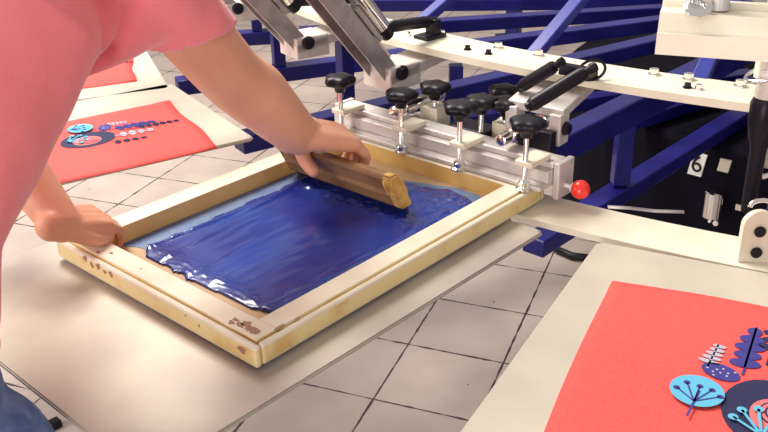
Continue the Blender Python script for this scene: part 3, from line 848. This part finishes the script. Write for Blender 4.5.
# ------------------------------------------------------------ person
person_o = bpy.data.objects
def Z(x, y, z): return Vector((x, y, z + CAMZ))     # z measured from the camera height
def remesh(bm, name, voxel, smooth_it=4):
    me = bpy.data.meshes.new('tmp'); bmesh.ops.recalc_face_normals(bm, faces=bm.faces[:]); bm.to_mesh(me); bm.free()
    o = bpy.data.objects.new('tmp', me); col.objects.link(o)
    m = o.modifiers.new('r', 'REMESH'); m.mode = 'VOXEL'; m.voxel_size = voxel; m.use_smooth_shade = True
    s = o.modifiers.new('s', 'SMOOTH'); s.iterations = smooth_it; s.factor = .5
    dg = bpy.context.evaluated_depsgraph_get()
    out = bpy.data.meshes.new_from_object(o.evaluated_get(dg)); bpy.data.objects.remove(o)
    b = bmesh.new(); b.from_mesh(out); bpy.data.meshes.remove(out)
    return b
def limb(bm, pts, rad, seg=20, ell=None):
    """smooth tapered limb through the given joints"""
    P, R, E_ = [], [], []
    n = len(pts); pts = [Vector(p) for p in pts]
    for i in range(n - 1):
        p0, p1, p2, p3 = pts[max(i - 1, 0)], pts[i], pts[i + 1], pts[min(i + 2, n - 1)]
        for k in range(6):
            t = k / 6
            P.append(.5 * ((2 * p1) + (p2 - p0) * t + (2 * p0 - 5 * p1 + 4 * p2 - p3) * t * t + (3 * p1 - p0 - 3 * p2 + p3) * t ** 3))
            R.append(rad[i] * (1 - t) + rad[i + 1] * t)
    P.append(pts[-1]); R.append(rad[-1])
    P, R = capsule(P, R)
    add_tube(bm, P, R, seg)
LAT = Vector((-.741, .672, 0)); FAC = Vector((.672, .741, 0))
def loft(bm, secs, seg=40, up_axis=None):
    """secs: centre, half width, half depth, lean direction blend"""
    rings = []
    for i, (c, hw, hd) in enumerate(secs):
        a = secs[max(i - 1, 0)][0]; b = secs[min(i + 1, len(secs) - 1)][0]
        d = (b - a).normalized(); fr_ = LAT.cross(d).normalized() * -1
        rings.append([bm.verts.new(c + LAT * hw * math.copysign(abs(math.cos(t)) ** .85, math.cos(t)) + fr_ * hd * math.copysign(abs(math.sin(t)) ** .9, math.sin(t))) for t in [2 * PI * k / seg for k in range(seg)]])
    for a, b in zip(rings, rings[1:]):
        for k in range(seg): bm.faces.new((a[k], a[(k + 1) % seg], b[(k + 1) % seg], b[k]))
    bm.faces.new(rings[0][::-1]); bm.faces.new(rings[-1])

# joints
R_SH, R_EL, R_WR = Z(-.315, 1.150, -.180), Z(-.238, 1.370, -.402), Z(-.146, 1.488, -.551)
L_SH, L_EL, L_WR = Z(-.585, 1.370, -.215), Z(-.690, 1.435, -.445), W(62, 224, .990)
PEL = Z(-.612, .878, -.68)
torso = [(Z(-.612, .878, -.78), .165, .115), (PEL, .170, .120), (Z(-.612, .892, -.55), .155, .110), (Z(-.600, .955, -.42), .160, .112), (Z(-.545, 1.04, -.31), .175, .115), (Z(-.49, 1.13, -.22), .185, .105), (Z(-.46, 1.19, -.15), .120, .075), (Z(-.44, 1.23, -.10), .058, .058), (Z(-.42, 1.27, -.05), .055, .055)]
body = bmesh.new()
loft(body, [(c, w_ - .016, d_ - .016) for c, w_, d_ in torso])
HC = Z(-.375, 1.335, .045)
# head: cranium, jaw, neck
limb(body, [Z(-.45, 1.21, -.13), Z(-.41, 1.28, -.04)], [.056, .055])
hd = (FAC * .75 + Vector((0, 0, -.66))).normalized()       # where the face looks: down at the work
hu = (Vector((0, 0, 1)) - hd * hd.z).normalized()
def H(f, s, u_): return HC + hd * f + LAT * s + hu * u_
def ell_ball(bm, c, r, ax=None, seg=20):
    t = bmesh.new(); bmesh.ops.create_uvsphere(t, u_segments=seg, v_segments=seg, radius=1)
    A_ = ax or (hd, LAT, hu)
    for v in t.verts: 
        q = v.co.copy(); v.co = Vector(c) + A_[0] * q.x * r[0] + A_[1] * q.y * r[1] + A_[2] * q.z * r[2]
    me = bpy.data.meshes.new('t'); t.to_mesh(me); t.free(); bm.from_mesh(me); bpy.data.meshes.remove(me)
ell_ball(body, H(-.012, 0, .030), (.095, .076, .085))
ell_ball(body, H(.022, 0, -.045), (.066, .060, .070))
ell_ball(body, H(.070, 0, -.088), (.024, .028, .020))          # chin
limb(body, [H(.078, 0, .022), H(.100, 0, -.012), H(.092, 0, -.022)], [.009, .013, .011], 12)   # nose
limb(body, [H(.080, -.030, .030), H(.088, 0, .034), H(.080, .030, .030)], [.010, .009, .010], 12)   # brow
for s in (-1, 1):
    ell_ball(body, H(-.005, s * .077, -.008), (.018, .008, .030)); ell_ball(body, H(.060, s * .032, -.030), (.022, .020, .020))
limb(body, [H(.080, -.020, -.052), H(.088, 0, -.050), H(.080, .020, -.052)], [.006, .008, .006], 10)
limb(body, [H(.080, -.016, -.062), H(.087, 0, -.062), H(.080, .016, -.062)], [.006, .008, .006], 10)
# arms
limb(body, [R_SH, R_SH.lerp(R_EL, .5) + Vector((-.004, 0, .006)), R_EL, R_EL.lerp(R_WR, .35) + Vector((0, 0, .004)), R_EL.lerp(R_WR, .75), R_WR], [.060, .054, .052, .0545, .045, .037], 24)
limb(body, [L_SH, L_SH.lerp(L_EL, .5), L_EL, L_EL.lerp(L_WR, .35), L_EL.lerp(L_WR, .75), L_WR], [.058, .048, .044, .046, .037, .030], 24)
# legs (under the jeans) down to the ankles
LEGS = {}
for s, nm in ((-1, 'r'), (1, 'l')):
    hip = PEL + LAT * s * .085 + Vector((0, 0, -.06)) + FAC * (.050 if s < 0 else 0)
    knee = hip + Vector((0, 0, -.40)) + FAC * .03 + LAT * s * .02
    ank = Vector((knee.x, knee.y, .085)) - FAC * .03
    LEGS[nm] = (hip, knee, ank)
    limb(body, [hip, hip.lerp(knee, .5), knee, knee.lerp(ank, .35), ank], [.078, .070, .052, .050, .034], 20)
# hands
def hand(bm, wrist, f, n, side, bends, thumb, scale=1.0, spread=1.0):
    """f: forward, n: back-of-hand normal, side: +1 thumb on the w side"""
    f = f.normalized(); n = (n - f * n.dot(f)).normalized(); w_ = f.cross(n).normalized() * side
    S = scale
    def q(a, b, c): return wrist + (f * a + w_ * b + n * c) * S
    limb(bm, [wrist - f * .02, q(.012, .002, 0)], [.0285 * S, .027 * S], 16)
    for b0, b1, r in ((.014, .026, .0155), (.005, .010, .0160), (-.006, -.008, .0155), (-.014, -.024, .0145)):
        limb(bm, [q(.0, b0, 0), q(.045, (b0 + b1) / 2 * 1.1, .002), q(.082, b1, .001)], [.019 * S, r * 1.08 * S, .0125 * S], 14)
    tips = []
    for i, (b1, L_, r) in enumerate(((.0275, .072, .0090), (.0095, .080, .0092), (-.0085, .074, .0088), (-.0255, .058, .0078))):
        p = q(.084, b1, .0); d = (f + w_ * (b1 * 3.0 * spread)).normalized(); P = [q(.070, b1 * .97, 0), p]
        ang = 0; cur = p
        for j, frac in enumerate((.46, .30, .24)):
            ang += bends[j]
            dd = d * math.cos(ang) - n * math.sin(ang)
            cur = cur + dd * L_ * frac * S; P.append(cur)
        limb(bm, P, [r * 1.15 * S, r * 1.12 * S, r * S, r * .92 * S, r * .78 * S], 12)
        tips.append((P[-1], dd, (d * math.sin(ang) + n * math.cos(ang)), r * S))
    P = [q(.012, .020, -.006), q(*thumb[0]), q(*thumb[1]), q(*thumb[2])]
    limb(bm, P, [.018 * S, .0145 * S, .0115 * S, .0098 * S], 14)
    dd = (P[3] - P[2]).normalized(); nn = (n - dd * n.dot(dd)).normalized()
    tips.append((P[3], dd, nn, .0098 * S))
    return tips
rn = Vector((0, 0, 1)) * .85 - RX * 0 + FAC * .15
tips_r = hand(body, R_WR, U * 1.0 + Vector((0, 0, -.30)) - V * .30, Vector((0, 0, 1)) + U * .25 - V * .2, -1, (.60, .90, .55), ((.026, .034, -.026), (.036, .026, -.050), (.044, .006, -.060)), 1.20, .9)
tips_l = hand(body, L_WR, Vector(W(112, 216, .962) - L_WR), Vector((0, 0, .9)) - V * .35, 1, (.40, .65, .5), ((.034, .040, -.010), (.060, .044, -.014), (.086, .036, -.018)), .90, 1.0)
bmB = remesh(body, 'person', .0032, 3)
bo = link_mesh('person', bmB, M['skin'], None, True, origin=Z(-.612, .878, -1.6))
tag(bo, 'person in a pink shirt and blue jeans pulling a squeegee over the screen', 'person')
# nails
bm = bmesh.new()
for tp, dd, nn, r in tips_r + tips_l:
    s_ = dd.cross(nn).normalized(); t = bmesh.new(); bmesh.ops.create_uvsphere(t, u_segments=12, v_segments=8, radius=1)
    for v in t.verts: q = v.co.copy(); v.co = tp + nn * r * .72 + dd * (q.x * r * .62 + r * .05) + s_ * q.y * r * .62 + nn * q.z * r * .16
    me = bpy.data.meshes.new('t'); t.to_mesh(me); t.free(); bm.from_mesh(me); bpy.data.meshes.remove(me)
link_mesh('fingernails', bm, M['nail'], bo, True)
# eyes, lips
for s in (-1, 1):
    bm = bmesh.new(); ell_ball(bm, H(.076, s * .030, .004), (.010, .012, .008)); e_ = link_mesh('eye', bm, M['eye'], bo, True)
    bm = bmesh.new(); ell_ball(bm, H(.0845, s * .030, .002), (.003, .0048, .0048)); link_mesh('iris', bm, M['black'], e_, True)
bm = bmesh.new(); limb(bm, [H(.089, -.018, -.057), H(.096, 0, -.0565), H(.089, .018, -.057)], [.0025, .003, .0025], 10); link_mesh('lips', bm, M['nail'], bo, True)
# hair cap
bm = bmesh.new(); ell_ball(bm, H(-.022, 0, .042), (.100, .084, .088)); ell_ball(bm, H(-.055, 0, .0), (.065, .078, .075))
hb = remesh(bm, 'hair', .006, 3)
link_mesh('hair', hb, M['hair'], bo, True)

# shirt
sh = bmesh.new()
ts = [(c.copy(), w_, d_) for c, w_, d_ in torso[:7]]
ts[0] = (Z(-.612, .878, -.74), .190, .138); ts[1] = (Z(-.612, .878, -.66), .186, .134)
ts[2] = (Z(-.612, .892, -.55), .180, .132); ts[3] = (Z(-.598, .955, -.42), .183, .134); ts[4] = (Z(-.545, 1.04, -.31), .195, .138)
ts[5] = (Z(-.49, 1.13, -.22), .195, .120); ts[6] = (Z(-.46, 1.19, -.15), .125, .085)
loft(sh, ts + [(Z(-.45, 1.215, -.125), .075, .070)])
cuffR = R_SH.lerp(R_EL, .60); cuffL = L_SH.lerp(L_EL, .66)
limb(sh, [R_SH - (R_EL - R_SH) * .15, R_SH.lerp(R_EL, .35) + Vector((0, 0, .0)), R_SH.lerp(R_EL, .80)], [.070, .064, .062], 24)
limb(sh, [Z(-.47, 1.06, -.27), R_SH.lerp(R_EL, .28) - Vector((0, 0, .008))], [.085, .055], 24)
limb(sh, [R_SH + LAT * .10 - FAC * .02, R_SH], [.085, .070], 24)
limb(sh, [L_SH - (L_EL - L_SH) * .15, L_SH.lerp(L_EL, .35), L_SH.lerp(L_EL, .80)], [.080, .073, .070], 24)
limb(sh, [L_SH - LAT * .10 - FAC * .02, L_SH], [.10, .082], 24)
shm = remesh(sh, 'shirt', .0055, 5)
# creases fanning out of the right armpit, plus soft cloth waviness
arm_pit = Z(-.335, 1.10, -.30)
creases = [(arm_pit, Z(-.60, .94, -.47)), (arm_pit, Z(-.56, 1.02, -.33)), (arm_pit, Z(-.50, 1.08, -.22)), (arm_pit, Z(-.62, .87, -.60)), (arm_pit, Z(-.27, 1.13, -.17))]
for v in shm.verts:
    p = v.co; dsp = 0
    for i, (a_, b_) in enumerate(creases):
        ab = b_ - a_; t = max(0, min(1, (p - a_).dot(ab) / ab.length_squared)); dist = (p - (a_ + ab * t)).length
        dsp -= .014 * math.exp(-(dist / (.008 + .012 * t)) ** 2) * (1 - t * .85)
    dsp += .004 * noise.noise(p * 9) + .0022 * noise.noise(Vector((p.x * 22, p.y * 22, p.z * 9)))
    v.co = p + v.normal * dsp
def cut(bmm, co, no, near, rad):
    g = [f for f in bmm.faces if (f.calc_center_median() - near).length < rad]
    vs = {v for f in g for v in f.verts}; es = {e for f in g for e in f.edges}
    r = bmesh.ops.bisect_plane(bmm, geom=list(vs) + list(es) + g, plane_co=co, plane_no=no)
    dead = [f for f in bmm.faces if (f.calc_center_median() - co).dot(no) > 0 and (f.calc_center_median() - near).length < rad + .03]
    bmesh.ops.delete(bmm, geom=dead, context='FACES')
dR = (R_EL - R_SH).normalized(); dL = (L_EL - L_SH).normalized()
def tidy(b): bmesh.ops.remove_doubles(b, verts=b.verts[:], dist=.0016)
cut(shm, cuffR, (dR * .55 + DN * .75).normalized(), R_EL, .16)
cut(shm, cuffL, dL, L_EL, .15)
cut(shm, Z(-.612, .878, -.590), Vector((0, 0, -1)), Z(-.612, .878, -.79), .27)
cut(shm, Z(-.452, 1.205, -.150), (Z(-.41, 1.28, -.02) - Z(-.46, 1.19, -.15)).normalized(), Z(-.445, 1.22, -.09), .10)
tidy(shm)
so = link_mesh('shirt', shm, M['pink'], bo, True)
so['label'] = 'pink short sleeved t-shirt'
sm = so.modifiers.new('thickness', 'SOLIDIFY'); sm.thickness = .003; sm.offset = -1
# jeans
jn = bmesh.new()
loft(jn, [(Z(-.612, .878, -.86), .170, .135), (Z(-.612, .878, -.76), .180, .142), (Z(-.612, .880, -.62), .172, .126)])
for nm in 'rl':
    hip, knee, ank = LEGS[nm]
    limb(jn, [hip, hip.lerp(knee, .5), knee, knee.lerp(ank, .5), ank + Vector((0, 0, .03))], [.108, .096, .072, .066, .062], 24)
jm = remesh(jn, 'jeans', .007, 4)
for v in jm.verts: v.co = v.co + v.normal * (.004 * noise.noise(Vector((v.co.x * 12, v.co.y * 12, v.co.z * 22))))
link_mesh('jeans', jm, M['jeans'], bo, True)['label'] = 'blue denim jeans'
for nm in 'rl':
    hip, knee, ank = LEGS[nm]
    bm = bmesh.new(); b0_ = Vector((ank.x, ank.y, .0))
    limb(bm, [b0_ - FAC * .03 + Vector((0, 0, .050)), b0_ + FAC * .06 + Vector((0, 0, .045)), b0_ + FAC * .15 + Vector((0, 0, .036))], [.044, .040, .033], 18)
    limb(bm, [b0_ + Vector((0, 0, .06)), ank + Vector((0, 0, .02))], [.044, .042], 18)
    bs = remesh(bm, 'shoe', .006, 3)
    for v in bs.verts: v.co.z = max(v.co.z, .004)
    link_mesh('shoe', bs, M['black'], bo, True)
